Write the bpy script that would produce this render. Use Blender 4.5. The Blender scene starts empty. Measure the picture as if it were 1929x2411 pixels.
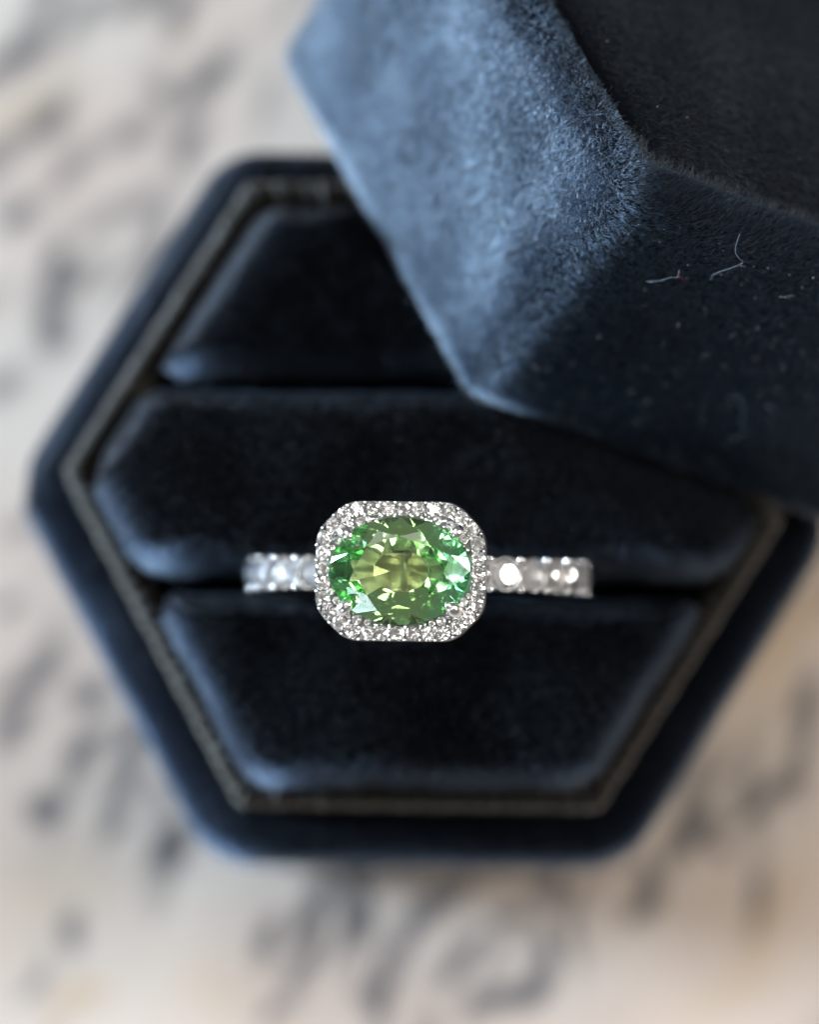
import bpy, bmesh, math, random
import numpy as np
from mathutils import Vector, Matrix, Euler
R = math.radians
random.seed(7); rng = np.random.default_rng(7)
scene = bpy.context.scene
C = scene.collection
# Units: 1 = 1 cm. z = 0 is the height of the gemstone; the table lies at TZ.
TZ = -5.2

# ------------------------------------------------------------------ camera
cd = bpy.data.cameras.new('camera'); cam = bpy.data.objects.new('camera', cd); C.objects.link(cam)
TILT = R(5)
cam.location = (0, -30*math.sin(TILT), 30*math.cos(TILT)); cam.rotation_euler = (TILT, 0, 0)
cd.sensor_fit = 'HORIZONTAL'; cd.sensor_width = 16.4; cd.lens = 100
cd.clip_start = 1; cd.clip_end = 500
cd.dof.use_dof = True; cd.dof.focus_distance = 29.95; cd.dof.aperture_fstop = 0.058
scene.camera = cam

# ------------------------------------------------------------------ world and lamps
w = bpy.data.worlds.new('World'); scene.world = w; w.use_nodes = True
bg = w.node_tree.nodes['Background']
bg.inputs[0].default_value = (1.0, 0.97, 0.94, 1); bg.inputs[1].default_value = 0.19

def area(name, loc, target, sx, sy, power, col):
    l = bpy.data.lights.new(name, 'AREA'); l.shape = 'RECTANGLE'; l.size = sx; l.size_y = sy
    l.energy = power; l.color = col
    o = bpy.data.objects.new(name, l); C.objects.link(o); o.location = loc
    o.rotation_euler = (Vector(target)-Vector(loc)).to_track_quat('-Z', 'Y').to_euler()
    return o
# tall window to the left, soft skylight from the upper left, warm wall light from the right
area('window_light', (-62, 12.5, 7.6), (0, 0, -1), 14, 12, 300000, (0.66, 0.83, 1.0))
area('skylight', (-14, 40, 56), (0, 0, -1), 40, 22, 10000, (1.0, 0.97, 0.93))
area('warm_room_light', (54, 6, 34), (0, 0, -1), 20, 22, 50000, (1.0, 0.95, 0.88))
area('front_fill', (-34, -42, 15), (0, 0, -1), 10, 8, 4500, (0.70, 0.86, 1.0))  # added fill with no known source, for sheen on the near cushion edges
for lx, ly, lw, lc in ((-27, 8, 1.2, (1, .97, .93)), (-12, 25, 1.1, (1, .96, .9)), (13, 21, .9, (1, .93, .85)), (30, 3, .9, (1, .86, .74)), (19, -25, .8, (1, .90, .80)), (-10, -27, .9, (1, .95, .88)), (5, 5, .7, (1, .95, .9))):
    area('glint_fill', (lx, ly, 62), (0, 0, 0), 7, 7, 2300*lw, lc)  # unseen lamps added overhead to give the diamonds glints

scene.view_settings.view_transform = 'Standard'; scene.view_settings.look = 'None'
scene.view_settings.exposure = 0; scene.view_settings.gamma = 1
cy = scene.cycles
cy.max_bounces = 28; cy.transmission_bounces = 26; cy.glossy_bounces = 24; cy.diffuse_bounces = 3
cy.caustics_refractive = True; cy.caustics_reflective = True
cy.sample_clamp_indirect = 20; cy.blur_glossy = 0.0

# ------------------------------------------------------------------ helpers
def link(o, parent=None):
    C.objects.link(o)
    if parent: o.parent = parent
    return o
def obj(name, me, mat=None, parent=None, smooth=False):
    if mat: me.materials.append(mat)
    if smooth: me.polygons.foreach_set('use_smooth', [True]*len(me.polygons))
    return link(bpy.data.objects.new(name, me), parent)
def mesh(name, v, f):
    me = bpy.data.meshes.new(name); me.from_pydata([tuple(x) for x in v], [], [tuple(x) for x in f]); me.update(); return me
def thing(name, label, cat, loc=(0, 0, 0), group=None):
    o = bpy.data.objects.new(name, None); o.empty_display_size = .3; C.objects.link(o); o.location = loc
    o['label'] = label; o['category'] = cat
    if group: o['group'] = group
    return o

def nodes(name):
    m = bpy.data.materials.new(name); m.use_nodes = True
    return m, m.node_tree, m.node_tree.nodes['Principled BSDF']
def N(t, typ, **kw):
    n = t.nodes.new(typ)
    for k, v in kw.items():
        if k[0] == '_': setattr(n, k[1:], v)
        else: n.inputs[k.replace('__', ' ')].default_value = v
    return n

def velvet(name, base, tint, sheen=1.0, rough=.38, bump=.5, scale=22, lean=None, blotch=.5):
    """Short pile fabric: near-black body, blue sheen, mottled by brushed pile; lean tips the pile (object space)."""
    m, t, p = nodes(name)
    L = t.links
    tc = N(t, 'ShaderNodeTexCoord')
    n1 = N(t, 'ShaderNodeTexNoise', Scale=scale, Detail=6., Roughness=.65)
    n2 = N(t, 'ShaderNodeTexNoise', Scale=1.7, Detail=4., Roughness=.6)
    L.new(tc.outputs['Object'], n1.inputs['Vector']); L.new(tc.outputs['Object'], n2.inputs['Vector'])
    p.inputs['Base Color'].default_value = (*base, 1)
    p.inputs['Roughness'].default_value = .9; p.inputs['Specular IOR Level'].default_value = .04
    p.inputs['Sheen Roughness'].default_value = rough; p.inputs['Sheen Tint'].default_value = (*tint, 1)
    mr = N(t, 'ShaderNodeMapRange'); mr.inputs['From Min'].default_value = .3; mr.inputs['From Max'].default_value = .7
    mr.inputs['To Min'].default_value = sheen*(1-blotch); mr.inputs['To Max'].default_value = sheen
    L.new(n2.outputs['Fac'], mr.inputs['Value']); L.new(mr.outputs['Result'], p.inputs['Sheen Weight'])
    b = N(t, 'ShaderNodeBump', Strength=bump, Distance=.02)
    L.new(n1.outputs['Fac'], b.inputs['Height'])
    out = b.outputs['Normal']
    if lean:
        vt = N(t, 'ShaderNodeVectorTransform', _vector_type='VECTOR', _convert_from='OBJECT', _convert_to='WORLD')
        vt.inputs[0].default_value = lean
        ad = N(t, 'ShaderNodeVectorMath', _operation='ADD'); no = N(t, 'ShaderNodeVectorMath', _operation='NORMALIZE')
        L.new(out, ad.inputs[0]); L.new(vt.outputs[0], ad.inputs[1]); L.new(ad.outputs[0], no.inputs[0]); out = no.outputs[0]
    L.new(out, p.inputs['Normal'])
    return m

NAVY = (.0042, .0058, .0095); BLUE = (.34, .60, 1.0)
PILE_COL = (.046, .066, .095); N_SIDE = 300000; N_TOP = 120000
M_shell = velvet('velvet_shell', (.003, .004, .0065), BLUE, .14, rough=.3, lean=(-.30, -.25, 0))
M_pad = velvet('velvet_cushion', (.0018, .0022, .0032), BLUE, .10, rough=.2, bump=.6, scale=14, blotch=.7, lean=(-.20, -.46, 0))
M_lid = velvet('velvet_lid', (.003, .004, .0065), BLUE, .12, blotch=.35)
M_top = velvet('velvet_lid_top', (.003, .004, .0065), BLUE, .12)

def ribbon():
    m, t, p = nodes('grosgrain_ribbon'); L = t.links
    tc = N(t, 'ShaderNodeTexCoord'); n = N(t, 'ShaderNodeTexNoise', Scale=9., Detail=6.)
    cr = N(t, 'ShaderNodeValToRGB'); cr.color_ramp.elements[0].color = (.0014, .0010, .0007, 1); cr.color_ramp.elements[1].color = (.0030, .0022, .0015, 1)
    L.new(tc.outputs['Object'], n.inputs['Vector']); L.new(n.outputs['Fac'], cr.inputs[0]); L.new(cr.outputs[0], p.inputs['Base Color'])
    p.inputs['Roughness'].default_value = .55; p.inputs['Sheen Weight'].default_value = .17; p.inputs['Sheen Tint'].default_value = (.9, .85, .75, 1)
    p.inputs['Specular IOR Level'].default_value = .1
    n2 = N(t, 'ShaderNodeTexNoise', Scale=90.); b = N(t, 'ShaderNodeBump', Strength=.3, Distance=.01)
    L.new(tc.outputs['Object'], n2.inputs['Vector']); L.new(n2.outputs['Fac'], b.inputs['Height']); L.new(b.outputs[0], p.inputs['Normal'])
    return m
M_rib = ribbon()
def plain(name, col, rough=.8, metal=0.):
    m, t, p = nodes(name); p.inputs['Base Color'].default_value = (*col, 1); p.inputs['Roughness'].default_value = rough; p.inputs['Metallic'].default_value = metal
    n = N(t, 'ShaderNodeTexNoise', Scale=30., Detail=4.); b = N(t, 'ShaderNodeBump', Strength=.12, Distance=.01)
    t.links.new(n.outputs['Fac'], b.inputs['Height']); t.links.new(b.outputs[0], p.inputs['Normal'])
    return m
M_lining = plain('dark_lining', (.01, .01, .012), .9)
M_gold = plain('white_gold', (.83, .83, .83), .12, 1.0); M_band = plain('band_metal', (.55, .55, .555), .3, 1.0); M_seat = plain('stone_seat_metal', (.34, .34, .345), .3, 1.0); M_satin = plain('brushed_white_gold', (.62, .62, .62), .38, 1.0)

def diamond_mat(name, tint):
    m, t, p = nodes(name); L = t.links; t.nodes.remove(p); out = t.nodes['Material Output']
    prev = None
    for col, ior in (((tint[0], 0, 0, 1), 2.415), ((0, tint[1], 0, 1), 2.418), ((0, 0, tint[2], 1), 2.426)):   # dispersion
        g = N(t, 'ShaderNodeBsdfGlass', Color=col, Roughness=0.0, IOR=ior)
        if prev is None: prev = g.outputs[0]
        else:
            a = N(t, 'ShaderNodeAddShader'); L.new(prev, a.inputs[0]); L.new(g.outputs[0], a.inputs[1]); prev = a.outputs[0]
    L.new(prev, out.inputs['Surface'])
    return m
M_fire = diamond_mat('diamond_fiery', (.99, .99, .99))
def clear_dia():
    m, t, p = nodes('diamond'); t.nodes.remove(p); g = N(t, 'ShaderNodeBsdfGlass', Color=(1, 1, 1, 1), Roughness=0.0, IOR=2.417)
    t.links.new(g.outputs[0], t.nodes['Material Output'].inputs['Surface']); return m
M_dia = clear_dia()
def gem_mat():
    m, t, p = nodes('green_tourmaline'); L = t.links; t.nodes.remove(p); out = t.nodes['Material Output']
    g = N(t, 'ShaderNodeBsdfGlass', Color=(.97, 1, .97, 1), Roughness=0.0, IOR=1.64)
    L.new(g.outputs[0], out.inputs['Surface'])
    tc = N(t, 'ShaderNodeTexCoord'); ln = N(t, 'ShaderNodeVectorMath', _operation='LENGTH'); mp = N(t, 'ShaderNodeMapping'); mp.inputs['Scale'].default_value = (2.36, 3.1, 0)
    cr = N(t, 'ShaderNodeValToRGB'); cr.color_ramp.elements[0].position = .25; cr.color_ramp.elements[0].color = (.98, .97, .80, 1); cr.color_ramp.elements[1].position = .85; cr.color_ramp.elements[1].color = (.93, 1, .95, 1)
    L.new(tc.outputs['Object'], mp.inputs['Vector']); L.new(mp.outputs[0], ln.inputs[0]); L.new(ln.outputs['Value'], cr.inputs[0]); 
    sx_ = N(t, 'ShaderNodeSeparateXYZ'); L.new(tc.outputs['Object'], sx_.inputs[0]); c2 = N(t, 'ShaderNodeValToRGB'); c2.color_ramp.elements[0].position = .10; c2.color_ramp.elements[0].color = (1, 1, 1, 1); c2.color_ramp.elements[1].position = .36; c2.color_ramp.elements[1].color = (.78, .98, 1, 1)
    L.new(sx_.outputs[0], c2.inputs[0]); mm = N(t, 'ShaderNodeMix', _data_type='RGBA', _blend_type='MULTIPLY'); mm.inputs[0].default_value = 1; L.new(cr.outputs[0], mm.inputs[6]); L.new(c2.outputs[0], mm.inputs[7]); L.new(mm.outputs[2], g.inputs['Color'])   # glass tint by position: olive core, mint rim, teal towards the right
    va = N(t, 'ShaderNodeVolumeAbsorption', Color=(.50, .91, .40, 1), Density=1.15)
    L.new(va.outputs[0], out.inputs['Volume'])
    return m
M_gem = gem_mat()

# ------------------------------------------------------------------ table (printed stone pattern, one sheet)
def table():
    xs = np.concatenate([np.linspace(-60, -5.2, 24)[:-1], np.linspace(-5.2, 5.2, 300), np.linspace(5.2, 60, 24)[1:]])
    ys = np.concatenate([np.linspace(-60, -6.2, 24)[:-1], np.linspace(-6.2, 6.2, 350), np.linspace(6.2, 60, 24)[1:]])
    nx, ny = len(xs), len(ys)
    X, Y = np.meshgrid(xs, ys)
    v = np.stack([X.ravel(), Y.ravel(), np.full(X.size, TZ)], 1)
    i = np.arange(nx-1)[None, :] + nx*np.arange(ny-1)[:, None]; i = i.ravel()
    f = np.stack([i, i+1, i+nx+1, i+nx], 1)
    me = bpy.data.meshes.new('table_surface')
    me.vertices.add(len(v)); me.vertices.foreach_set('co', v.ravel())
    me.loops.add(f.size); me.loops.foreach_set('vertex_index', f.ravel().astype(np.int32))
    me.polygons.add(len(f)); me.polygons.foreach_set('loop_start', np.arange(0, f.size, 4, dtype=np.int32))
    me.update(calc_edges=True)
    # grey brush-like flecks of the stone, the last three broad darkening areas: x, y, length, width, angle, strength (cm, degrees)
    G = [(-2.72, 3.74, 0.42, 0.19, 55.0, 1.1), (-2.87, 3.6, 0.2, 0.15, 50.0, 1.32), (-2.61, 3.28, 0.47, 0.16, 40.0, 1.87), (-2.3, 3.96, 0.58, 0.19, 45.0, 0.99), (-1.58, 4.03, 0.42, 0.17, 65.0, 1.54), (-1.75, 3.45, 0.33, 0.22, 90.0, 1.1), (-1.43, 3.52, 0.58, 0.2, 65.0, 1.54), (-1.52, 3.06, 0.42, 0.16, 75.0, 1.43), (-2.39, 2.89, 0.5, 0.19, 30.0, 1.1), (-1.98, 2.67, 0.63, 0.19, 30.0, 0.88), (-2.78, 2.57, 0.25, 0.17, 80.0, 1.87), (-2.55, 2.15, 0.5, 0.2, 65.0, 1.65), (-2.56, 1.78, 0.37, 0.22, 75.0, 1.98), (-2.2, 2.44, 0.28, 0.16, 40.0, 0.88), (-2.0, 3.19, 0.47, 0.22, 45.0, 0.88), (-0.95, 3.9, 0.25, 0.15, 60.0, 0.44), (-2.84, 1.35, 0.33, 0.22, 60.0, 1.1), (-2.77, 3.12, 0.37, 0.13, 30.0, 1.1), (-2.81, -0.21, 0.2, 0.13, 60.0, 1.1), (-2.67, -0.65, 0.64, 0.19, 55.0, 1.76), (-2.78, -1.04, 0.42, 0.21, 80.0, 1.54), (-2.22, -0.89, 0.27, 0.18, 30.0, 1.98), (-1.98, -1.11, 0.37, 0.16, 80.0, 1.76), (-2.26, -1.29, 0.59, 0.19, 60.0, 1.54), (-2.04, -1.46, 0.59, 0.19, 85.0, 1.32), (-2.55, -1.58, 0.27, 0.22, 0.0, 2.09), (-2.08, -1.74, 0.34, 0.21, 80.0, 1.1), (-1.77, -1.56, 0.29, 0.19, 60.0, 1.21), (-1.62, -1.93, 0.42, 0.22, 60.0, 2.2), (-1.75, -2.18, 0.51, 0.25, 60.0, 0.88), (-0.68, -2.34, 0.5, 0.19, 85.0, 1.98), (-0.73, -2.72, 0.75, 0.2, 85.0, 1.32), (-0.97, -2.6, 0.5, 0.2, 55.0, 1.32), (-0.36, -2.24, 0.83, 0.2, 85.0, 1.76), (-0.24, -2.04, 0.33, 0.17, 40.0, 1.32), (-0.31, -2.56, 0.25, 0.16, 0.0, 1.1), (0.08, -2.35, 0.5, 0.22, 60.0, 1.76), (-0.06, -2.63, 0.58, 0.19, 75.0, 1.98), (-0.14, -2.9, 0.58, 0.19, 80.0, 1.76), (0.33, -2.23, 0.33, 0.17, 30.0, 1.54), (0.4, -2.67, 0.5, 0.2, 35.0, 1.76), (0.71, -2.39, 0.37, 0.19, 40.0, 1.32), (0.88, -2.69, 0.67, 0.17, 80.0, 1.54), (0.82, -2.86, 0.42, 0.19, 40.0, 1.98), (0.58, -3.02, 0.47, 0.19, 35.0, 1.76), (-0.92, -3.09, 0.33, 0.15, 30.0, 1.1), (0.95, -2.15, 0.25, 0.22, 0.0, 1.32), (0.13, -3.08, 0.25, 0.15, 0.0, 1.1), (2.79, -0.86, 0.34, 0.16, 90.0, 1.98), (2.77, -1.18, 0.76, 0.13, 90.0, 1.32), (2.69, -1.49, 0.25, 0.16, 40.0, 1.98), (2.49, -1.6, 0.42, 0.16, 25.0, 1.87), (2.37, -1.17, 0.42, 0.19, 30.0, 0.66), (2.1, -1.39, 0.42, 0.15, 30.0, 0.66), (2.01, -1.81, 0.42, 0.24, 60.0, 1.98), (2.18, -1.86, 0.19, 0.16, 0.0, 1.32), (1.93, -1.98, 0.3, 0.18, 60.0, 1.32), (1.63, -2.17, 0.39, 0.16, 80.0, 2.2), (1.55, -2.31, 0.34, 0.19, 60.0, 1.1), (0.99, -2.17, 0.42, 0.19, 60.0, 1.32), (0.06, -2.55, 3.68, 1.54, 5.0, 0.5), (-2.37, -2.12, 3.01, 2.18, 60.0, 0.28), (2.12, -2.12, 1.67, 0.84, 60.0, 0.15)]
    O = [(-2.74, 3.32, 0.67, 0.36, 40.0, 0.77), (-1.54, 3.77, 0.5, 0.22, 60.0, 0.33), (-2.31, -3.0, 0.42, 0.22, 20.0, 1.1), (-2.45, -2.16, 0.84, 0.59, 0.0, 0.55), (-1.33, -2.85, 0.67, 0.44, 0.0, 0.44), (2.61, -2.34, 0.76, 0.24, 60.0, 0.77), (2.34, -2.71, 0.76, 0.19, 60.0, 0.66), (2.02, -3.03, 0.51, 0.18, 45.0, 0.44), (1.96, -1.46, 1.52, 0.52, 58.0, 0.26), (2.66, -0.41, 1.01, 0.44, 58.0, 1.1)]  # warm tints; the last puts the brown shade beside the box into colour
    r2 = np.random.default_rng(3)
    for k in range(260):
        x, y = r2.uniform(-11, 11), r2.uniform(-12, 12)
        if abs(x) < 3.1 and abs(y) < 3.9: continue
        G.append((x, y, r2.uniform(.4, 1.4), r2.uniform(.25, .4), r2.uniform(30, 90), r2.uniform(.3, 1)))
    for k in range(90):      # finer strokes between the larger flecks
        x, y = r2.uniform(-3.6, 3.6), r2.uniform(-4.4, 4.4)
        G.append((x, y, r2.uniform(.35, .9), r2.uniform(.12, .20), r2.uniform(42, 62) if y > 0 else r2.uniform(58, 86), r2.uniform(.6, 1.3)))
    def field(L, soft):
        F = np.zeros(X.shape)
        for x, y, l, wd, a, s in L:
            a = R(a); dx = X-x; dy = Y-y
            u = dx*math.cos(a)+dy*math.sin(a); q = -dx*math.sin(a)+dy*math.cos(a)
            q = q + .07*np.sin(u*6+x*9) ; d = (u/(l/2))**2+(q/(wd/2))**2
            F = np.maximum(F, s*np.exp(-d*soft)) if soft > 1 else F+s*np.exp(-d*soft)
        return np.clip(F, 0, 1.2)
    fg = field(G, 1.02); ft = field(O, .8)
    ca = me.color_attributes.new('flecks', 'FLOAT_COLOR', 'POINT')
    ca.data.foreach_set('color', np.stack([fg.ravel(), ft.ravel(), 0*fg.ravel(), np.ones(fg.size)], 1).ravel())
    m, t, p = nodes('marbled_table'); L = t.links
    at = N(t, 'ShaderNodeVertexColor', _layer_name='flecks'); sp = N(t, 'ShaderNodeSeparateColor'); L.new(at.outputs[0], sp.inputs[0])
    tc = N(t, 'ShaderNodeTexCoord')
    n = N(t, 'ShaderNodeTexNoise', Scale=.45, Detail=5., Roughness=.55); L.new(tc.outputs['Object'], n.inputs['Vector'])
    cr = N(t, 'ShaderNodeValToRGB'); e = cr.color_ramp.elements
    e[0].position = .35; e[0].color = (.40, .318, .268, 1); e[1].position = .66; e[1].color = (.415, .37, .33, 1)
    L.new(n.outputs['Fac'], cr.inputs[0])
    n2 = N(t, 'ShaderNodeTexNoise', Scale=3.0, Detail=6., Roughness=.6); L.new(tc.outputs['Object'], n2.inputs['Vector'])
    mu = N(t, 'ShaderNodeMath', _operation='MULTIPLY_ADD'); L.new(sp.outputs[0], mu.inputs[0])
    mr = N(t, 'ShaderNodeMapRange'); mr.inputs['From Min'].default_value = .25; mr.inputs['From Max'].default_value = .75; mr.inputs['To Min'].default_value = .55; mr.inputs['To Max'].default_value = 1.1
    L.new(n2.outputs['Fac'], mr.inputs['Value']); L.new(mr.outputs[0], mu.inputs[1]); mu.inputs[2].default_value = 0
    mx = N(t, 'ShaderNodeMix', _data_type='RGBA'); L.new(sp.outputs[1], mx.inputs[0]); L.new(cr.outputs[0], mx.inputs[6]); mx.inputs[7].default_value = (.37, .285, .205, 1)
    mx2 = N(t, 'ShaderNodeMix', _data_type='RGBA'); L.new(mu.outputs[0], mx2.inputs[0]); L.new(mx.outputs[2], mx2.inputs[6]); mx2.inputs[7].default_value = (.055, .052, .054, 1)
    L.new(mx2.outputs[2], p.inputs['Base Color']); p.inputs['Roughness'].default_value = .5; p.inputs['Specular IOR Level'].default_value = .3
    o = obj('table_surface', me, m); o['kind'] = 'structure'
table()

# ------------------------------------------------------------------ rounded hexagon outline
def warp(x, y, Rc):
    k = max(0., min(1., (abs(x)-.5*Rc)/(.5*Rc))); return y-(.13 if x > 0 else -.12)*k
def hexline(apo, rho, ns=14, nc=9, skew=0):
    """closed outline, fixed point count; flat sides at top and bottom"""
    Rc = apo/math.cos(math.pi/6); pts = []
    rho = max(rho, .004)
    for k in range(6):
        a = R(60*k); c = Vector((math.cos(a), math.sin(a)))*(Rc - rho/math.cos(math.pi/6))
        for j in range(nc):
            b = a - R(30) + R(60)*j/(nc-1)
            pts.append((c.x+rho*math.cos(b), c.y+rho*math.sin(b)))
        a2 = R(60*(k+1)); c2 = Vector((math.cos(a2), math.sin(a2)))*(Rc - rho/math.cos(math.pi/6)); bn = a+R(30)
        p0 = Vector((c.x+rho*math.cos(bn), c.y+rho*math.sin(bn))); p1 = Vector((c2.x+rho*math.cos(bn), c2.y+rho*math.sin(bn)))
        for j in range(1, ns):
            q = p0.lerp(p1, j/ns); pts.append((q.x, q.y))
    if skew: pts = [(x, warp(x, y, Rc)) for x, y in pts]     # this box was folded a little out of true
    return np.array(pts)
def loft(name, prof, apo, rho, cap=None, ns=14, nc=9, skew=0):
    """prof: list of (inset, z); optional cap: centre z of the closing fan with dome"""
    V = []; 
    for ins, z in prof:
        h = hexline(apo-ins, max(rho-ins, .05), ns, nc, skew)
        V.append(np.concatenate([h, np.full((len(h), 1), z)], 1))
    n = len(V[0]); v = np.concatenate(V); f = []
    for r in range(len(prof)-1):
        for i in range(n):
            j = (i+1) % n; f.append((r*n+i, r*n+j, (r+1)*n+j, (r+1)*n+i))
    v = v.tolist()
    if cap is not None:
        c = len(v); v.append((0, 0, cap)); b = (len(prof)-1)*n
        for i in range(n): f.append((b+i, b+(i+1) % n, c))
    return mesh(name, v, f)
def arc(ins0, z0, r, a0, a1, n):
    """quarter-round profile piece, centre (ins0,z0)"""
    return [(ins0 - r*math.cos(R(a0+(a1-a0)*i/(n-1))), z0 + r*math.sin(R(a0+(a1-a0)*i/(n-1)))) for i in range(n)]

BX, BY, BROT = .085, .275, R(-.7)
# ------------------------------------------------------------------ ring box base
box = thing('ring_box', 'navy velvet hexagonal ring box base standing open on the marbled table under the tipped lid', 'ring box', (BX, BY, TZ))
box.rotation_euler = (0, 0, BROT)
def Z(z): return z-TZ
shell_top = -2.25
prof = [(.12, Z(TZ)+.001), (.03, Z(TZ)+.02), (0, Z(TZ)+.12), (0, Z(-4)), (0, Z(-3.2))] + arc(.20, Z(shell_top-.20), .20, 0, 90, 9) + [(.34, Z(shell_top)), (.385, Z(shell_top)-.02), (.42, Z(shell_top)-.12), (.42, Z(-3.6))]
shell_ob = obj('outer_shell', loft('outer_shell', prof, 2.285, .42, skew=1), M_shell, box, True)
obj('underside', loft('underside', [(.12, .001)], 2.285, .42, cap=.001, skew=1), M_lining, box)

# ribbed ribbon collar: corrugated across its width
def collar():
    apo, wd, rad = 1.99, .20, .10
    zt = Z(-1.78)
    base = hexline(apo, .13, ns=14*16, nc=16, skew=1)
    # arc length
    nxt = np.roll(base, -1, 0); seg = np.linalg.norm(nxt-base, axis=1); s = np.concatenate([[0], np.cumsum(seg)[:-1]]); per = seg.sum()
    nr = round(per/.098)
    ph = s/per*nr*2*math.pi
    amp = .036*(np.abs(np.sin(ph/2))**.55) * (1+.22*np.sin(ph*.37+1)+.15*np.sin(ph*.81))
    prof = [(0, Z(-2.9), 1), (0, zt-.10, 1), (.010, zt-.05, 1), (.03, zt-.018, 1), (.055, zt, 1), (.09, zt+.002, 1), (.115, zt-.016, 1), (.132, zt-.05, 1), (.138, zt-.10, 1), (.138, Z(-3.0), 1)]
    V = []
    for ins, z, k in prof:
        h = hexline(apo-ins, max(.13-ins*.6, .05), 14*16, 16, 1)
        top = 1 if z > zt-.06 else 0
        zz = z + amp*top
        c = h*(1+ (amp*(1 if ins < .05 else 0) - amp*(1 if ins > .12 else 0))[:, None]*.2)
        V.append(np.concatenate([c, np.broadcast_to(np.array(zz), (len(h),))[:, None]], 1))
    n = len(base); v = np.concatenate(V); f = []
    for r in range(len(prof)-1):
        for i in range(n):
            j = (i+1) % n; f.append((r*n+i, r*n+j, (r+1)*n+j, (r+1)*n+i))
    return mesh('ribbed_collar', v, f)
obj('ribbed_collar', collar(), M_rib, box, True)

# three foam cushions in velvet, with a slot between each two
from mathutils import noise as mnoise
def clip_poly(P, axis_y, keep_above):
    out = []
    for i in range(len(P)):
        a, b = P[i], P[(i+1) % len(P)]
        ia = (a[1] >= axis_y) == keep_above; ib = (b[1] >= axis_y) == keep_above
        if ia: out.append(a)
        if ia != ib:
            k = (axis_y-a[1])/(b[1]-a[1]); out.append((a[0]+k*(b[0]-a[0]), axis_y))
    return out
def round_poly(P, rho, step=.03):
    n = len(P); out = []
    P = [Vector(p) for p in P]
    for i in range(n):
        a, b, c = P[i-1], P[i], P[(i+1) % n]
        d1 = (a-b).normalized(); d2 = (c-b).normalized(); r = min(rho, .45*(a-b).length, .45*(c-b).length)
        p0 = b+d1*r; p1 = b+d2*r
        for k in range(9):
            t = k/8; out.append(p0*(1-t)**2 + b*2*t*(1-t) + p1*t*t)
    res = []
    for i in range(len(out)):
        a, b = out[i], out[(i+1) % len(out)]; L = (b-a).length
        m = max(1, int(L/step))
        for k in range(m): res.append(a.lerp(b, k/m))
    return np.array([(p.x, p.y) for p in res])
def cushion(ylo, yhi, zedge, ztop, rr, seed, tilt=0.):
    Rc = 1.82/math.cos(math.pi/6)
    P = [(Rc*math.cos(R(60*k)), warp(Rc*math.cos(R(60*k)), Rc*math.sin(R(60*k)), Rc)) for k in range(6)]
    if ylo is not None: P = clip_poly(P, ylo, True)
    if yhi is not None: P = clip_poly(P, yhi, False)
    B = round_poly(P, .16)
    B = np.array([(x, y+.022*mnoise.noise(Vector((x*1.6, y*2, seed*3.1)))+.012*mnoise.noise(Vector((x*5, y*5, seed)))) for x, y in B])
    c = B.mean(0)
    nb = len(B); A0 = B; A1 = np.roll(B, -1, 0)
    def dist(p):
        e = A1-A0; t = np.clip(((p-A0)*e).sum(1)/((e*e).sum(1)+1e-12), 0, 1)
        return np.sqrt((((A0+e*t[:, None])-p)**2).sum(1).min())
    S = [0, .15, .3, .42, .54, .64, .72, .79, .85, .89, .92, .945, .965, .98, .99, .996, 1.0]
    v = [(c[0], c[1], ztop)]; rings = []
    under = lambda x, y: -2.9707-TZ-(.44456*(x+BX-1.637)+.53701*(y+BY-2.3404))/.71693 - .11   # foam gives way under the lid's rim
    for s in S[1:]:
        ring = []
        for b in B:
            p = c+(b-c)*s; d = dist(p); k = min(d/rr, 1)
            z = zedge+(ztop-zedge)*math.sqrt(max(0, 1-(1-k)**2)) + tilt*(p[1]-c[1])*k
            nz = mnoise.noise(Vector((p[0]*1.5+seed*9, p[1]*1.9, seed)))*.07 + mnoise.noise(Vector((p[0]*5, p[1]*5, seed)))*.018
            z += nz*min(1, d*4+.15); pl = under(p[0], p[1])
            e_ = ((p[0]+BX-.33)*.30+(p[1]+BY-.88)*.954+.50)/.50      # past the rim line of the lid
            kk = max(0., min(1., e_)); kk = kk*kk*(3-2*kk)
            e2 = ((p[0]+BX-.33)*.878+(p[1]+BY-.88)*.479+.85)/.75; k2 = max(0., min(1., e2)); kk *= k2*k2*(3-2*k2)
            z = z+(min(z, pl)-z)*kk
            ring.append(len(v)); v.append((p[0], p[1], z))
        rings.append(ring)
    for dz, ins in ((-.05, 0), (-.15, .01), (-.9, .01)):
        ring = []
        for b in B:
            p = b+(c-b)*ins; ring.append(len(v)); v.append((p[0], p[1], zedge+dz))
        rings.append(ring)
    f = [(0, rings[0][i], rings[0][(i+1) % nb]) for i in range(nb)]
    for a, b in zip(rings, rings[1:]):
        for i in range(nb):
            j = (i+1) % nb; f.append((a[i], b[i], b[j], a[j]))
    return mesh('cushion', v, f)
SY = -.29-BY; pads = []
pads.append(obj('cushion', cushion(None, SY-.095, Z(-1.82), Z(-1.22), .17, 1, .04), M_pad, box, True))
pads.append(obj('cushion', cushion(SY+.085, .90-BY, Z(-1.75), Z(-1.12), .18, 2, .0), M_pad, box, True))
pads.append(obj('cushion', cushion(1.06-BY, None, Z(-1.80), Z(-1.42), .18, 3, .0), M_pad, box, True))

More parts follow.
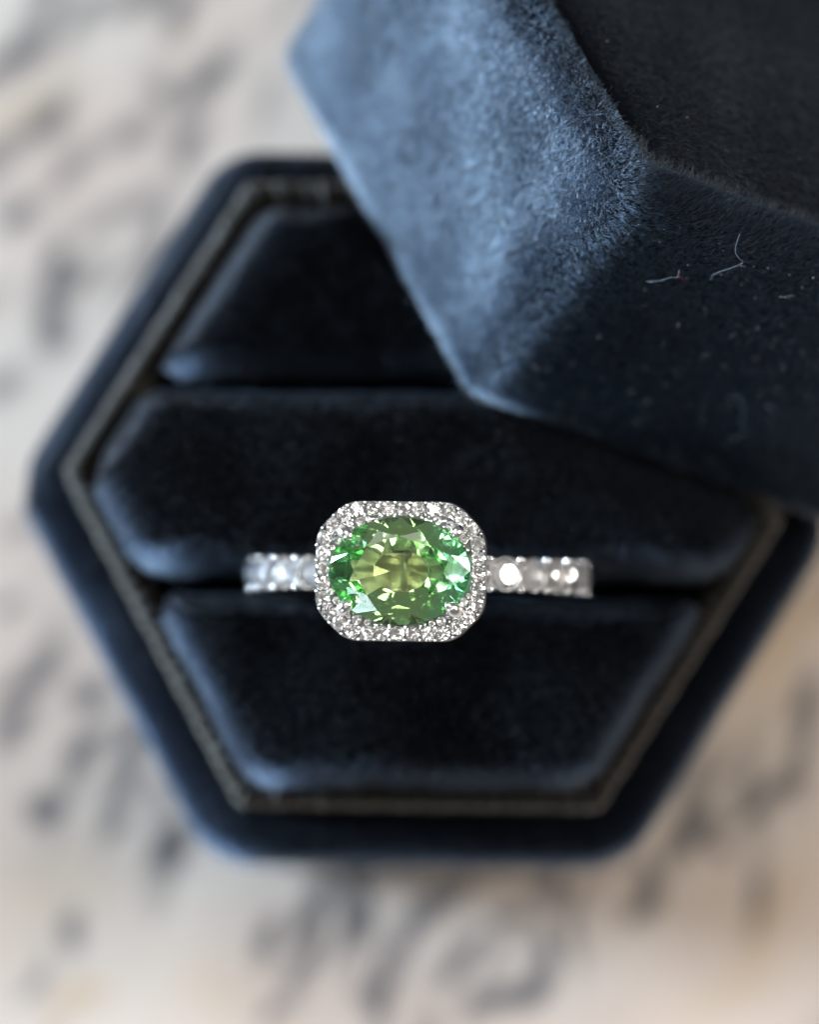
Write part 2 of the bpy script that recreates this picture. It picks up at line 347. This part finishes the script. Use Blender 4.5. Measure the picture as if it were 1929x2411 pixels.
# ------------------------------------------------------------------ ring box lid, tipped over the base
lidM = Matrix(((0.89564, 0.01439, 0.44456), (-0.27933, 0.79599, 0.53701), (-0.34614, -0.60514, 0.71693))).to_4x4()
lidM.translation = Vector((1.637, 2.3404, -2.9707))
lid = thing('velvet_cover', 'navy velvet hexagonal box lid tipped over the upper right corner of the open box', 'lid')
lid.matrix_world = lidM
LA, LR, LH = 2.75*math.cos(math.pi/6), .19, 2.08
rt = .20
side_prof = [(.16, .25), (.13, .06), (.10, .015), (.06, 0), (.02, .02), (0, .08)] + [(0, LH*k/12) for k in range(1, 11)] + arc(rt, LH-rt, rt, 0, 90, 10) + [(.245, LH-.012), (.265, LH-.06), (.275, LH-.14)]
me_side = loft('side_wrap', side_prof, LA, LR, ns=22, nc=14)
side_wrap = obj('side_wrap', me_side, M_lid, lid, True)
top_prof = [(.27, LH-.15), (.30, LH-.06), (.325, LH-.02), (.38, LH+.008), (.5, LH+.03), (.8, LH+.05), (1.2, LH+.06), (1.7, LH+.065)]
me_top = loft('top_panel', top_prof, LA, LR, cap=LH+.066, ns=22, nc=14)
top_panel = obj('top_panel', me_top, M_top, lid, True)
obj('lining', loft('lining', [(.16, .24), (.18, .3), (.2, LH-.25), (.4, LH-.2)], LA, LR, cap=LH-.2), M_lining, lid, True)



# ------------------------------------------------------------------ ring
rx, ry, rz = R(3.0), R(-4.8), R(-1.0)
ring = thing('gemstone_ring', 'white gold ring with an oval green stone in a diamond halo, in the box slot', 'ring', (.058, -.285, -1.376))
ring.rotation_euler = (rx, ry, rz)

def brilliant(name, a, b, table=.58, ch=.15, gh=.02, ph=.43, low=.25, star=.5, n=8, rot=0., girdle=4, wob=0.):
    """Brilliant cut with n mains: table, stars, kites, upper girdle facets, girdle, lower girdle facets, pavilion mains. Flat shaded."""
    r_ = random.Random(hash_seed)
    def P(rad, ang, z): return (a*rad*math.cos(ang+rot), b*rad*math.sin(ang+rot), z)
    st = 2*math.pi/n; V = []; F = []
    def add(p): V.append(p); return len(V)-1
    def zc(rho): return gh/2 + ch*(1-rho)/(1-table)
    def zp(rho): return -gh/2 - ph*(1-rho)
    T = [add(P(table, k*st, zc(table))) for k in range(n)]
    rm = table+(1-table)*star
    M_ = [add(P(rm, (k+.5)*st, zc(rm*math.cos(st/2)))) for k in range(n)]
    g = girdle; GU = []; GL = []
    for k in range(n*g):
        GU.append(add(P(1, k*st/g, gh/2))); GL.append(add(P(1, k*st/g, -gh/2)))
    L_ = [add(P(low, (k+.5)*st, zp(low*math.cos(st/2)))) for k in range(n)]
    cu = add(P(0, 0, zp(0)))
    F.append(T)
    for k in range(n):
        k1 = (k+1) % n
        F.append((T[k1], T[k], M_[k]))
        F.append((T[k], M_[k-1], GU[k*g], M_[k]))
        for j in range(g): F.append((M_[k], GU[(k*g+j) % (n*g)], GU[(k*g+j+1) % (n*g)]))
        for j in range(g):
            i0 = (k*g+j) % (n*g); i1 = (k*g+j+1) % (n*g)
            F.append((GU[i0], GL[i0], GL[i1], GU[i1])); F.append((L_[k], GL[i1], GL[i0]))
        F.append((L_[k], GL[k*g], L_[k-1], cu))
    me = mesh(name, V, F)
    bm = bmesh.new(); bm.from_mesh(me); bmesh.ops.recalc_face_normals(bm, faces=bm.faces); bm.to_mesh(me); bm.free()
    return me
hash_seed = 1

# centre stone
GA, GB = .424, .322
def oval_cut():
    """Brilliant crown over a stepped pavilion with a flat keel."""
    n, g = 12, 4; NG = n*g; V = []; F = []
    def ad(r, a_, z, jit=0):
        V.append((GA*r*math.cos(a_)+random.uniform(-jit, jit), GB*r*math.sin(a_)+random.uniform(-jit, jit), z+random.uniform(-jit, jit)*.3)); return len(V)-1
    n8 = 8; t_, c_, h_ = .64, .082, .009
    zc = lambda rho: h_+c_*(1-rho)/(1-t_)
    off = R(90); st = 2*math.pi/n8
    T = [ad(t_, off+k*st, zc(t_)) for k in range(n8)]
    rm = .80; Mi = [ad(rm, off+(k+.5)*st, zc(rm*math.cos(st/2))) for k in range(n8)]
    GU = [ad(1, off+2*math.pi*k/NG, h_) for k in range(NG)]; GL = [ad(1, off+2*math.pi*k/NG, -h_) for k in range(NG)]
    q = NG//n8
    F.append(T)
    for k in range(n8):
        k1 = (k+1) % n8; F.append((T[k1], T[k], Mi[k])); F.append((T[k], Mi[k-1], GU[k*q], Mi[k]))
        for j in range(q): F.append((Mi[k], GU[(k*q+j) % NG], GU[(k*q+j+1) % NG]))
    for k in range(NG): F.append((GU[k], GL[k], GL[(k+1) % NG], GU[(k+1) % NG]))
    R1 = [ad(.69, off+2*math.pi*(k+.5)/n, -.108, .004) for k in range(n)]
    R2 = [ad(.40, off+2*math.pi*(k+.5)/n, -.186, .003) for k in range(n)]
    for k in range(n):
        k1 = (k+1) % n; gk = [(k*g+g//2+j) % NG for j in range(g+1)]      # girdle points from angle k+.5 to k+1.5
        mid = gk[g//2]
        for j in range(g//2): F.append((R1[k], GL[gk[j]], GL[gk[j+1]]))
        for j in range(g//2, g): F.append((R1[k1], GL[gk[j]], GL[gk[j+1]]))
        F.append((R1[k], GL[mid], R1[k1])); F.append((R1[k], R1[k1], R2[k1])); F.append((R1[k], R2[k1], R2[k]))
    a_ = ad(.16, off+math.pi/2, -.215, 0); b_ = ad(.16, off-math.pi/2, -.215, 0)
    for k in range(n):
        k1 = (k+1) % n; xm = V[R2[k]][0]+V[R2[k1]][0]
        if V[R2[k]][0]*V[R2[k1]][0] < 0: F.append((R2[k], R2[k1], a_ if V[R2[k1]][0] < 0 else b_)); F.append((R2[k], a_, b_))
        else: F.append((R2[k], R2[k1], a_ if xm < 0 else b_))
    me = mesh('oval_gemstone', V, F)
    bm = bmesh.new(); bm.from_mesh(me); bmesh.ops.recalc_face_normals(bm, faces=bm.faces)
    print('open edges', sum(1 for e in bm.edges if len(e.link_faces) != 2)); bm.to_mesh(me); bm.free(); return me
gem = obj('oval_gemstone', oval_cut(), M_gem, ring)
gem.location = (0, 0, 1.375)
rg = np.random.default_rng(5); V = []; F = []
for k in range(34):                                   # natural inclusions: tiny feathers and crystals inside the stone
    a_ = rg.uniform(0, 6.28); q = rg.uniform(0, .62)**.8; c_ = Vector((GA*q*math.cos(a_), GB*q*math.sin(a_), rg.uniform(-.11, .03)))
    e = Vector(rg.normal(0, 1, 3)).normalized()*rg.uniform(.002, .009); p_ = e.orthogonal().normalized()*rg.uniform(.0012, .003); b = len(V)
    V += [c_+e, c_+p_, c_-e*.7, c_-p_, c_+p_.cross(e).normalized()*.001]; F += [(b, b+1, b+4), (b+1, b+2, b+4), (b+2, b+3, b+4), (b+3, b, b+4), (b, b+3, b+2, b+1)]
o = obj('inclusion', mesh('inclusion', V, F), plain('inclusion', (.35, .33, .18), .5), gem); o['kind'] = 'stuff'

# halo outline: cut-corner rectangle
def octo(ins=0., step=.02):
    hw, hh, ct = .513-ins, .420-ins, .185-ins*.586
    P = [(hw, -hh+ct), (hw, hh-ct), (hw-ct, hh), (-hw+ct, hh), (-hw, hh-ct), (-hw, -hh+ct), (-hw+ct, -hh), (hw-ct, -hh)]
    return round_poly(P, .08, step)
def by_angle(P, n=144):
    out = []
    for k in range(n):
        a = 2*math.pi*k/n; d = (math.cos(a), math.sin(a)); best = None
        for i in range(len(P)):
            p, q = P[i], P[(i+1) % len(P)]; e = q-p; den = d[0]*e[1]-d[1]*e[0]
            if abs(den) < 1e-12: continue
            t = (p[0]*e[1]-p[1]*e[0])/den; s = (p[0]*d[1]-p[1]*d[0])/den
            if t > 0 and -1e-6 <= s <= 1+1e-6: best = t if best is None else max(best, t)
        out.append((d[0]*best, d[1]*best))
    return np.array(out)
def oval(a, b, n=144):
    out = []
    for k in range(n):
        t = 2*math.pi*k/n; r = 1/math.sqrt((math.cos(t)/a)**2+(math.sin(t)/b)**2); out.append((r*math.cos(t), r*math.sin(t)))
    return np.array(out)
O0, O1 = by_angle(octo(0)), by_angle(octo(.010))
loops = [(oval(.33, .24), 1.0), (oval(.37, .28), 1.03), (O0*.86, 1.17), (O0*.985, 1.21), (O0, 1.225), (O0, 1.325), (O0*.993, 1.337), (O1, 1.337), (O1*.975, 1.295), (oval(.418, .316), 1.295), (oval(.408, .306), 1.335), (oval(.396, .295), 1.32), (oval(.365, .27), 1.20), (oval(.31, .225), 1.0), (oval(.33, .24), 1.0)]
v = []; f = []; n = 144
for L_, z in loops: v += [(p[0], p[1], z) for p in L_]
for r in range(len(loops)-1):
    for i in range(n):
        j = (i+1) % n; f.append((r*n+i, r*n+j, (r+1)*n+j, (r+1)*n+i))
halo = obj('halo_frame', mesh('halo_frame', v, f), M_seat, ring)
mdd = halo.modifiers.new('smooth', 'EDGE_SPLIT') if False else None

# halo diamonds, each with its beads
dm = brilliant('diamond', 1, 1, table=.55, ch=.31, gh=.04, ph=.86, low=.25, n=8, girdle=2)
dm_fire = dm.copy()
def single_cut():
    V = []; F = []; n = 8
    for r, z, o in ((.56, .30, .5), (1, .02, 0), (1, -.02, 0)):
        for k in range(n*2 if r == 1 else n):
            m_ = n*2 if r == 1 else n; a = 2*math.pi*(k+o)/m_; V.append((r*math.cos(a), r*math.sin(a), z))
    V.append((0, 0, -.84))
    U, L_ = n, n+2*n
    F2 = [tuple(range(n))]
    for k in range(n):
        F2.append((k, U+2*k, U+2*k+1)); F2.append((k, U+2*k+1, (k+1) % n)); F2.append(((k+1) % n, U+2*k+1, U+(2*k+2) % (2*n)))
    for k in range(2*n):
        j = (k+1) % (2*n); F2.append((U+k, L_+k, L_+j, U+j))
    for k in range(n): F2.append((L_+(2*k+1) % (2*n), L_+2*k, len(V)-1)); F2.append((L_+(2*k+2) % (2*n), L_+2*k+1, len(V)-1))
    me = mesh('small_diamond', V, F2); bm = bmesh.new(); bm.from_mesh(me); bmesh.ops.recalc_face_normals(bm, faces=bm.faces); bm.to_mesh(me); bm.free()
    return me
dm_small = single_cut(); dm_small.materials.append(M_dia); dm.materials.append(M_dia); dm_fire.materials.append(M_fire)
cl = octo(.0455, .004); seg = np.linalg.norm(np.roll(cl, -1, 0)-cl, axis=1); per = seg.sum(); cum = np.concatenate([[0], np.cumsum(seg)])
def along(s):
    s %= per; i = int(np.searchsorted(cum, s, 'right')-1); i = min(i, len(cl)-1)
    p, q = cl[i], cl[(i+1) % len(cl)]; k = (s-cum[i])/max(seg[i], 1e-9); d = (q-p)/max(np.linalg.norm(q-p), 1e-9)
    return p+(q-p)*k, d
ND = 32; pitch = per/ND
def dia(loc, rad, nrm=None, spin=0.):
    o = bpy.data.objects.new('diamond', dm_small if rad < .06 else dm); link(o, ring); o.location = loc; o.scale = (rad, rad, rad)
    q = Vector(nrm or (0, 0, 1)).normalized().to_track_quat('Z', 'Y')
    o.rotation_euler = (q.to_matrix() @ Matrix.Rotation(spin, 3, 'Z')).to_euler()
    return o
bm = bmesh.new(); bmesh.ops.create_icosphere(bm, subdivisions=2, radius=1); bead_me = bpy.data.meshes.new('bead'); bm.to_mesh(bead_me); bm.free()
bead_me.materials.append(M_gold); bead_me.polygons.foreach_set('use_smooth', [True]*len(bead_me.polygons))
def bead(loc, s, rot=None):
    o = bpy.data.objects.new('bead', bead_me); link(o, ring); o.location = loc; o.scale = s if hasattr(s, '__len__') else (s, s, s)
    if rot: o.rotation_euler = rot
for k in range(ND):
    p, d = along(k*pitch); nn = Vector((d[1], -d[0]))
    dia((p[0], p[1], 1.352), pitch*.50, (nn.x*.10+random.uniform(-.2, .2), nn.y*.10+random.uniform(-.2, .2), 1), random.uniform(0, 1.6))
    p, d = along((k+.5)*pitch); nn = Vector((d[1], -d[0]))
    for s, rr in ((.037, .0112), (-.034, .0100)):
        bead((p[0]+nn.x*s, p[1]+nn.y*s, 1.358), (rr, rr, .017))

taken = [(along(k*pitch)[0], pitch*.5) for k in range(ND)] + [(np.array((sx*.352, sy*.243)), .034) for sx in (1, -1) for sy in (1, -1)]
ov = oval(.4215, .3195, 240); cand = []
for k in range(3000):                                 # small stones and grains packed between the row and the gemstone
    t = random.uniform(0, 2*math.pi); q = random.uniform(1.0, 1.32)
    p = np.array((.424*q*math.cos(t), .322*q*math.sin(t)))
    if abs(p[0]) < .49 and abs(p[1]) < .40: cand.append(p)
for rmin in (.026, .019, .012, .009):
    for p in cand:
        r = min(np.linalg.norm(ov-p, axis=1).min(), min(np.linalg.norm(p-c_)-r_ for c_, r_ in taken))
        if rmin < r < .034 and abs(p[0])+abs(p[1]) < .74:
            taken.append((p, r*.98))
            if r > .0165: dia((p[0], p[1], 1.350), r*.97, (random.uniform(-.15, .15), random.uniform(-.15, .15), 1), random.uniform(0, 1.6))
            else: bead((p[0], p[1], 1.345), (r*1.0, r*1.0, r*1.4))
print('stones', len([o for o in ring.children if o.name.startswith('diamond')]), 'beads', len([o for o in ring.children if o.name.startswith('bead')]))
# four claws gripping the gemstone
def tube(path, rad, n=10):
    V = []; F = []; path = [Vector(p) for p in path]
    for i, p in enumerate(path):
        t = (path[min(i+1, len(path)-1)]-path[max(i-1, 0)]).normalized(); u = t.orthogonal().normalized(); w_ = t.cross(u)
        if i == 0: u0 = u
        else: u = (u0-t*u0.dot(t)).normalized(); w_ = t.cross(u); u0 = u
        for k in range(n):
            a = 2*math.pi*k/n; V.append(p+(u*math.cos(a)+w_*math.sin(a))*rad[i])
    for i in range(len(path)-1):
        for k in range(n):
            j = (k+1) % n; F.append((i*n+k, i*n+j, (i+1)*n+j, (i+1)*n+k))
    F.append(tuple(range(n))[::-1]); F.append(tuple(range((len(path)-1)*n, len(path)*n)))
    return V, F
for sx, sy in ((1, 1), (-1, 1), (-1, -1), (1, -1)):
    c = Vector((sx*.352, sy*.243, 0)); inw = Vector((-sx*.80, -sy*.60, 0))
    if (sx, sy) == (1, 1): rr = [.044, .044, .048, .052, .048, .036, .016]; reach = .045
    else: rr = [.044, .044, .047, .045, .038, .025, .008]; reach = .090
    zs = [1.10, 1.30, 1.39, 1.424, 1.444, 1.454, 1.450]; ks = [-.2, 0, .08, .3, .55, .8, 1.0]
    path = [c+inw*reach*k+Vector((0, 0, z)) for k, z in zip(ks, zs)]
    V, F = tube(path, rr); obj('claw', mesh('claw', V, F), M_gold, ring, True)

# shank: slightly tapering band swept round a circle
def shank():
    prof = [(.905, -.075), (.895, -.03), (.895, .03), (.905, .075), (.93, .088), (1.005, .094), (1.025, .088), (1.01, .07), (1.005, 0), (1.01, -.07), (1.025, -.088), (1.005, -.094), (.93, -.088)]
    V = []; F = []; n = 160; m = len(prof)
    for k in range(n):
        a = R(.01+359.98*k/(n-1))
        for r, y in prof: V.append((r*math.sin(a), y, r*math.cos(a)))
    F += [tuple(range(m)), tuple(range((n-1)*m, n*m))[::-1]]
    for k in range(n-1):
        for j in range(m): F.append((k*m+j, ((k+1) % n)*m+j, ((k+1) % n)*m+(j+1) % m, k*m+(j+1) % m))
    return mesh('shank', V, F)
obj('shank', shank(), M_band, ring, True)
step = 11.9
for sgn in (1, -1):
    for k in range(6):
        a = R(sgn*(23.2+step*k)); nr = (math.sin(a), 0, math.cos(a))
        dia((1.052*nr[0], 0, 1.052*nr[2]), .109, (nr[0]+random.uniform(-.04, .04), random.uniform(-.04, .04), nr[2]), random.uniform(0, 1.6))
        for dk in (-.5, .5) if k == 0 else (.5,):
            b_ = R(sgn*(23.2+step*(k+dk)))
            for y in (-.092, .092):
                bead((1.052*math.sin(b_), y, 1.052*math.cos(b_)), (.024, .020, .026), (0, b_, 0))

# ------------------------------------------------------------------ velvet pile on the lid: real fibres
def hair_mat(name, col, rough=.42, rad=.6, coat=0.):
    m, t, p = nodes(name); t.nodes.remove(p); out = t.nodes['Material Output']
    h = t.nodes.new('ShaderNodeBsdfHairPrincipled'); h.parametrization = 'COLOR'
    h.inputs['Color'].default_value = (*col, 1); h.inputs['Roughness'].default_value = rough; h.inputs['Radial Roughness'].default_value = rad
    h.inputs['Random Roughness'].default_value = .3; h.inputs['IOR'].default_value = 1.22
    t.links.new(h.outputs[0], out.inputs['Surface']); return m
M_pile = hair_mat('velvet_pile', PILE_COL); M_pile_shaded = hair_mat('velvet_pile_shaded', (.022, .030, .042)); M_pile_box = hair_mat('velvet_pile_box', (.009, .0145, .025)); M_pile_pad = hair_mat('velvet_pile_cushion', (.0115, .017, .027))  # lid top and seam: same velvet as the sides, shade put into colour
def pile(name, me, count, length, lean, radius, seed, keep=None, flow=None, mat=None, calm=None):
    rg = np.random.default_rng(seed)
    me.calc_loop_triangles(); nt = len(me.loop_triangles)
    tv = np.empty(nt*3, np.int32); me.loop_triangles.foreach_get('vertices', tv); tv = tv.reshape(-1, 3)
    co = np.empty(len(me.vertices)*3); me.vertices.foreach_get('co', co); co = co.reshape(-1, 3)
    vn = np.empty(len(me.vertices)*3); me.vertices.foreach_get('normal', vn); vn = vn.reshape(-1, 3)
    a, b, c = co[tv[:, 0]], co[tv[:, 1]], co[tv[:, 2]]
    ar = np.linalg.norm(np.cross(b-a, c-a), axis=1)/2
    cen = (a+b+c)/3
    if keep is not None: ar = ar*keep(cen)
    idx = rg.choice(nt, count, p=ar/ar.sum()); r1 = np.sqrt(rg.random(count)); r2_ = rg.random(count)
    wa, wb, wc = 1-r1, r1*(1-r2_), r1*r2_
    P = a[idx]*wa[:, None]+b[idx]*wb[:, None]+c[idx]*wc[:, None]
    Nn = vn[tv[idx, 0]]*wa[:, None]+vn[tv[idx, 1]]*wb[:, None]+vn[tv[idx, 2]]*wc[:, None]
    Nn /= np.linalg.norm(Nn, axis=1)[:, None]
    fl = flow(P, Nn)
    # slow swirls of the brushed pile
    s = np.stack([np.sin(P[:, 1]*5.1+1.3*np.sin(P[:, 2]*4.3))+.7*np.sin(P[:, 0]*9.7+P[:, 2]*7), np.sin(P[:, 0]*4.7+1.1*np.sin(P[:, 1]*6.1))+.7*np.sin(P[:, 2]*11.3+P[:, 1]*5), np.sin(P[:, 0]*6.3+P[:, 2]*3.9)+.7*np.sin(P[:, 1]*10.1)], 1)
    q = calm(P)[:, None] if calm else np.zeros((count, 1)); q = 1-q      # evenly brushed parts: fibres nearly parallel
    D = Nn + fl*lean + s*.22*(.3+.7*q) + rg.normal(0, .32, P.shape)*(.4+.6*q)
    D /= np.linalg.norm(D, axis=1)[:, None]
    B2 = D + fl*lean*.7*(.1+.9*q) + rg.normal(0, .38, P.shape)*(.4+.6*q); B2 /= np.linalg.norm(B2, axis=1)[:, None]
    B3 = B2 + rg.normal(0, .45, P.shape)*(.45+.55*q); B3 /= np.linalg.norm(B3, axis=1)[:, None]
    ln = length*rg.uniform(.55, 1.15, count)[:, None]*np.where(rg.random(count) < .03, 1.5, 1)[:, None]
    pts = np.stack([P-Nn*.004, P+D*ln*.38, P+D*ln*.38+B2*ln*.34, P+D*ln*.38+B2*ln*.34+B3*ln*.30], 1)
    hc = bpy.data.hair_curves.new(name); hc.add_curves([4]*count)
    hc.points.foreach_set('position', pts.astype(np.float32).ravel())
    rad = np.tile(np.array([1, .95, .75, .25])*radius, count)*np.repeat(rg.uniform(.7, 1.25, count), 4)
    hc.points.foreach_set('radius', rad.astype(np.float32))
    o = bpy.data.objects.new(name, hc); hc.materials.append(mat or M_pile); o['kind'] = 'stuff'
    return o
def flow_side(P, Nn):
    a = np.arctan2(P[:, 1], P[:, 0]); k = np.clip((np.degrees(a) % 360-230)/22, 0, 1)      # brushed down on the left wall, up on the front wall
    f = np.stack([-np.sin(a)*.35, np.cos(a)*.35, -.6+2.5*k], 1)
    f -= Nn*(f*Nn).sum(1)[:, None]; return f
def flow_top(P, Nn):
    f = np.tile(np.array([[.75, -.55, 0.]]), (len(P), 1)); f -= Nn*(f*Nn).sum(1)[:, None]; return f
def keep_side(c):        # outside of the wall only; sparser on the two far walls
    a = np.degrees(np.arctan2(c[:, 1], c[:, 0])) % 360
    outer = np.hypot(c[:, 0], c[:, 1]) > 2.05
    return outer*np.where((a > 140) & (a < 335), 1.0, .35)
hair_side = loft('pile_base', side_prof[3:-3], LA, LR, ns=22, nc=14); hair_top = loft('pile_base', top_prof[2:], LA, LR, cap=LH+.066, ns=22, nc=14)
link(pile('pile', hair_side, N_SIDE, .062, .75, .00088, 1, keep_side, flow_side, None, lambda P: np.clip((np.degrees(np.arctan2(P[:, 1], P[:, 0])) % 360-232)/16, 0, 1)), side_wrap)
link(pile('pile', hair_top, N_TOP, .062, .85, .00088, 2, None, flow_top, M_pile_shaded), top_panel)

hair_seam = loft('pile_base', side_prof[-4:]+top_prof[:3], LA, LR, ns=22, nc=14)      # fibres that bridge the seam on the front side
link(pile('pile', hair_seam, 6000, .085, .6, .00088, 4, lambda c: 1.*((np.degrees(np.arctan2(c[:, 1], c[:, 0])) % 360 > 236) & (np.degrees(np.arctan2(c[:, 1], c[:, 0])) % 360 < 330)), lambda P, Nn: np.stack([-P[:, 0]*.35, -P[:, 1]*.35, .25+0*P[:, 0]], 1), M_pile_shaded), top_panel)
def flow_box(P, Nn):      # pile brushed upright on the far edges, splayed outwards on the near ones
    w = np.clip((Nn[:, 1]-.35*Nn[:, 0]+.15)/.6, 0, 1)[:, None]*1.6
    return (np.array([[0, 0, 1.]])-Nn)*w + np.array([[-.3, -.9, .1]])*(1.6-w)*.35*(1-Nn[:, 2:3])
def calm_box(P): return np.full(len(P), .97)
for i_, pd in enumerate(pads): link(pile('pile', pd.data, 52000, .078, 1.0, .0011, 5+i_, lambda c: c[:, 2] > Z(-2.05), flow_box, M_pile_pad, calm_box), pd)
hair_shell = loft('pile_base', prof[3:-2], 2.285, .42, skew=1)
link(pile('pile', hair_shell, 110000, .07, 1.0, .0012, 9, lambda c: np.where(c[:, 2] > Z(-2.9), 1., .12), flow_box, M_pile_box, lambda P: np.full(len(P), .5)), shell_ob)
# lint caught in the pile: points in wall coordinates (along, up) of the front wall, lift off the cloth
def wallpt(u, vv, lift, i=4):
    a = R(30+60*i); n_ = Vector((math.cos(a), math.sin(a), 0)); t_ = Vector((-math.sin(a), math.cos(a), 0))
    return lidM @ (n_*(LA+lift)+t_*u+Vector((0, 0, vv)))
def catmull(P, k=6):
    P = [P[0]]+P+[P[-1]]; out = []
    for i in range(1, len(P)-2):
        for j in range(k):
            t = j/k; a, b, c, d = P[i-1], P[i], P[i+1], P[i+2]
            out.append(.5*((2*b)+(c-a)*t+(2*a-5*b+4*c-d)*t*t+(3*b-a-3*c+d)*t*t*t))
    return out+[P[-2]]
def lint(name, label, pts, rad, col):
    path = catmull([wallpt(*p) for p in pts]); c = path[len(path)//2].copy()
    V, F = tube([p-c for p in path], [rad*.30]*len(path), 6)
    o = obj(name, mesh(name, V, F), plain(name+'_fibre', col, .6), None, True); o.location = c
    o['label'] = label; o['category'] = 'lint'; o['group'] = 'lint on the box lid'
lint('lint_thread', 'pale zigzag lint thread, the longest on the dark front face of the box lid', [(-.60, 2.06, .08), (-.57, 1.95, .10), (-.53, 1.91, .11), (-.475, 1.87, .10), (-.53, 1.78, .10), (-.575, 1.70, .09), (-.556, 1.63, .07)], .0022, (.30, .36, .44))
lint('lint_thread', 'short pale lint fibre lying flat near the lit edge of the box lid', [(-.90, 1.44, .07), (-.84, 1.50, .09), (-.79, 1.56, .09), (-.76, 1.57, .09), (-.77, 1.62, .07)], .0022, (.26, .32, .40))
lint('lint_thread', 'curly blurred lint fibre low on the dark front face of the box lid', [(.03, .78, .08), (.07, .84, .10), (.13, .80, .12), (.20, .66, .12), (.27, .58, .10), (.24, .48, .09), (.20, .44, .08)], .0022, (.14, .18, .22))
lint('lint_thread', 'tiny red lint fibre on the dark front face of the box lid', [(-.76, 1.57, .07), (-.73, 1.58, .09), (-.705, 1.56, .08)], .0020, (.35, .03, .03))
lint('lint_thread', 'straight beige lint fibre near the right edge of the dark box lid face', [(-.13, 1.70, .08), (-.10, 1.735, .10), (-.06, 1.76, .09)], .0022, (.45, .42, .38))

# dust specks caught in the front of the lid
rg = np.random.default_rng(21); V = []; F = []
for k in range(360):
    w_ = 4 if k < 300 else 3
    p = wallpt(rg.uniform(-1.2, 1.3), rg.uniform(.1, 2.0), rg.uniform(.045, .065), w_) if k < 335 else lidM @ Vector((rg.uniform(-1.6, .3), rg.uniform(-1.9, .3), LH+.10))
    r = rg.uniform(.0012, .0032)*(1.6 if k % 37 == 0 else 1); b = len(V); e = Vector(rg.normal(0, 1, 3)).normalized()*r*rg.uniform(1, 3)
    a_ = e.orthogonal().normalized()*r; c_ = e.cross(a_).normalized()*r
    V += [p+e, p+a_, p+c_, p-a_, p-c_, p-e]
    F += [(b, b+1, b+2), (b, b+2, b+3), (b, b+3, b+4), (b, b+4, b+1), (b+5, b+2, b+1), (b+5, b+3, b+2), (b+5, b+4, b+3), (b+5, b+1, b+4)]
lin = lidM.inverted()
o = obj('dust', mesh('dust', [lin @ v_ for v_ in V], F), plain('dust_speck', (.38, .38, .40), .7), lid); o['kind'] = 'stuff'
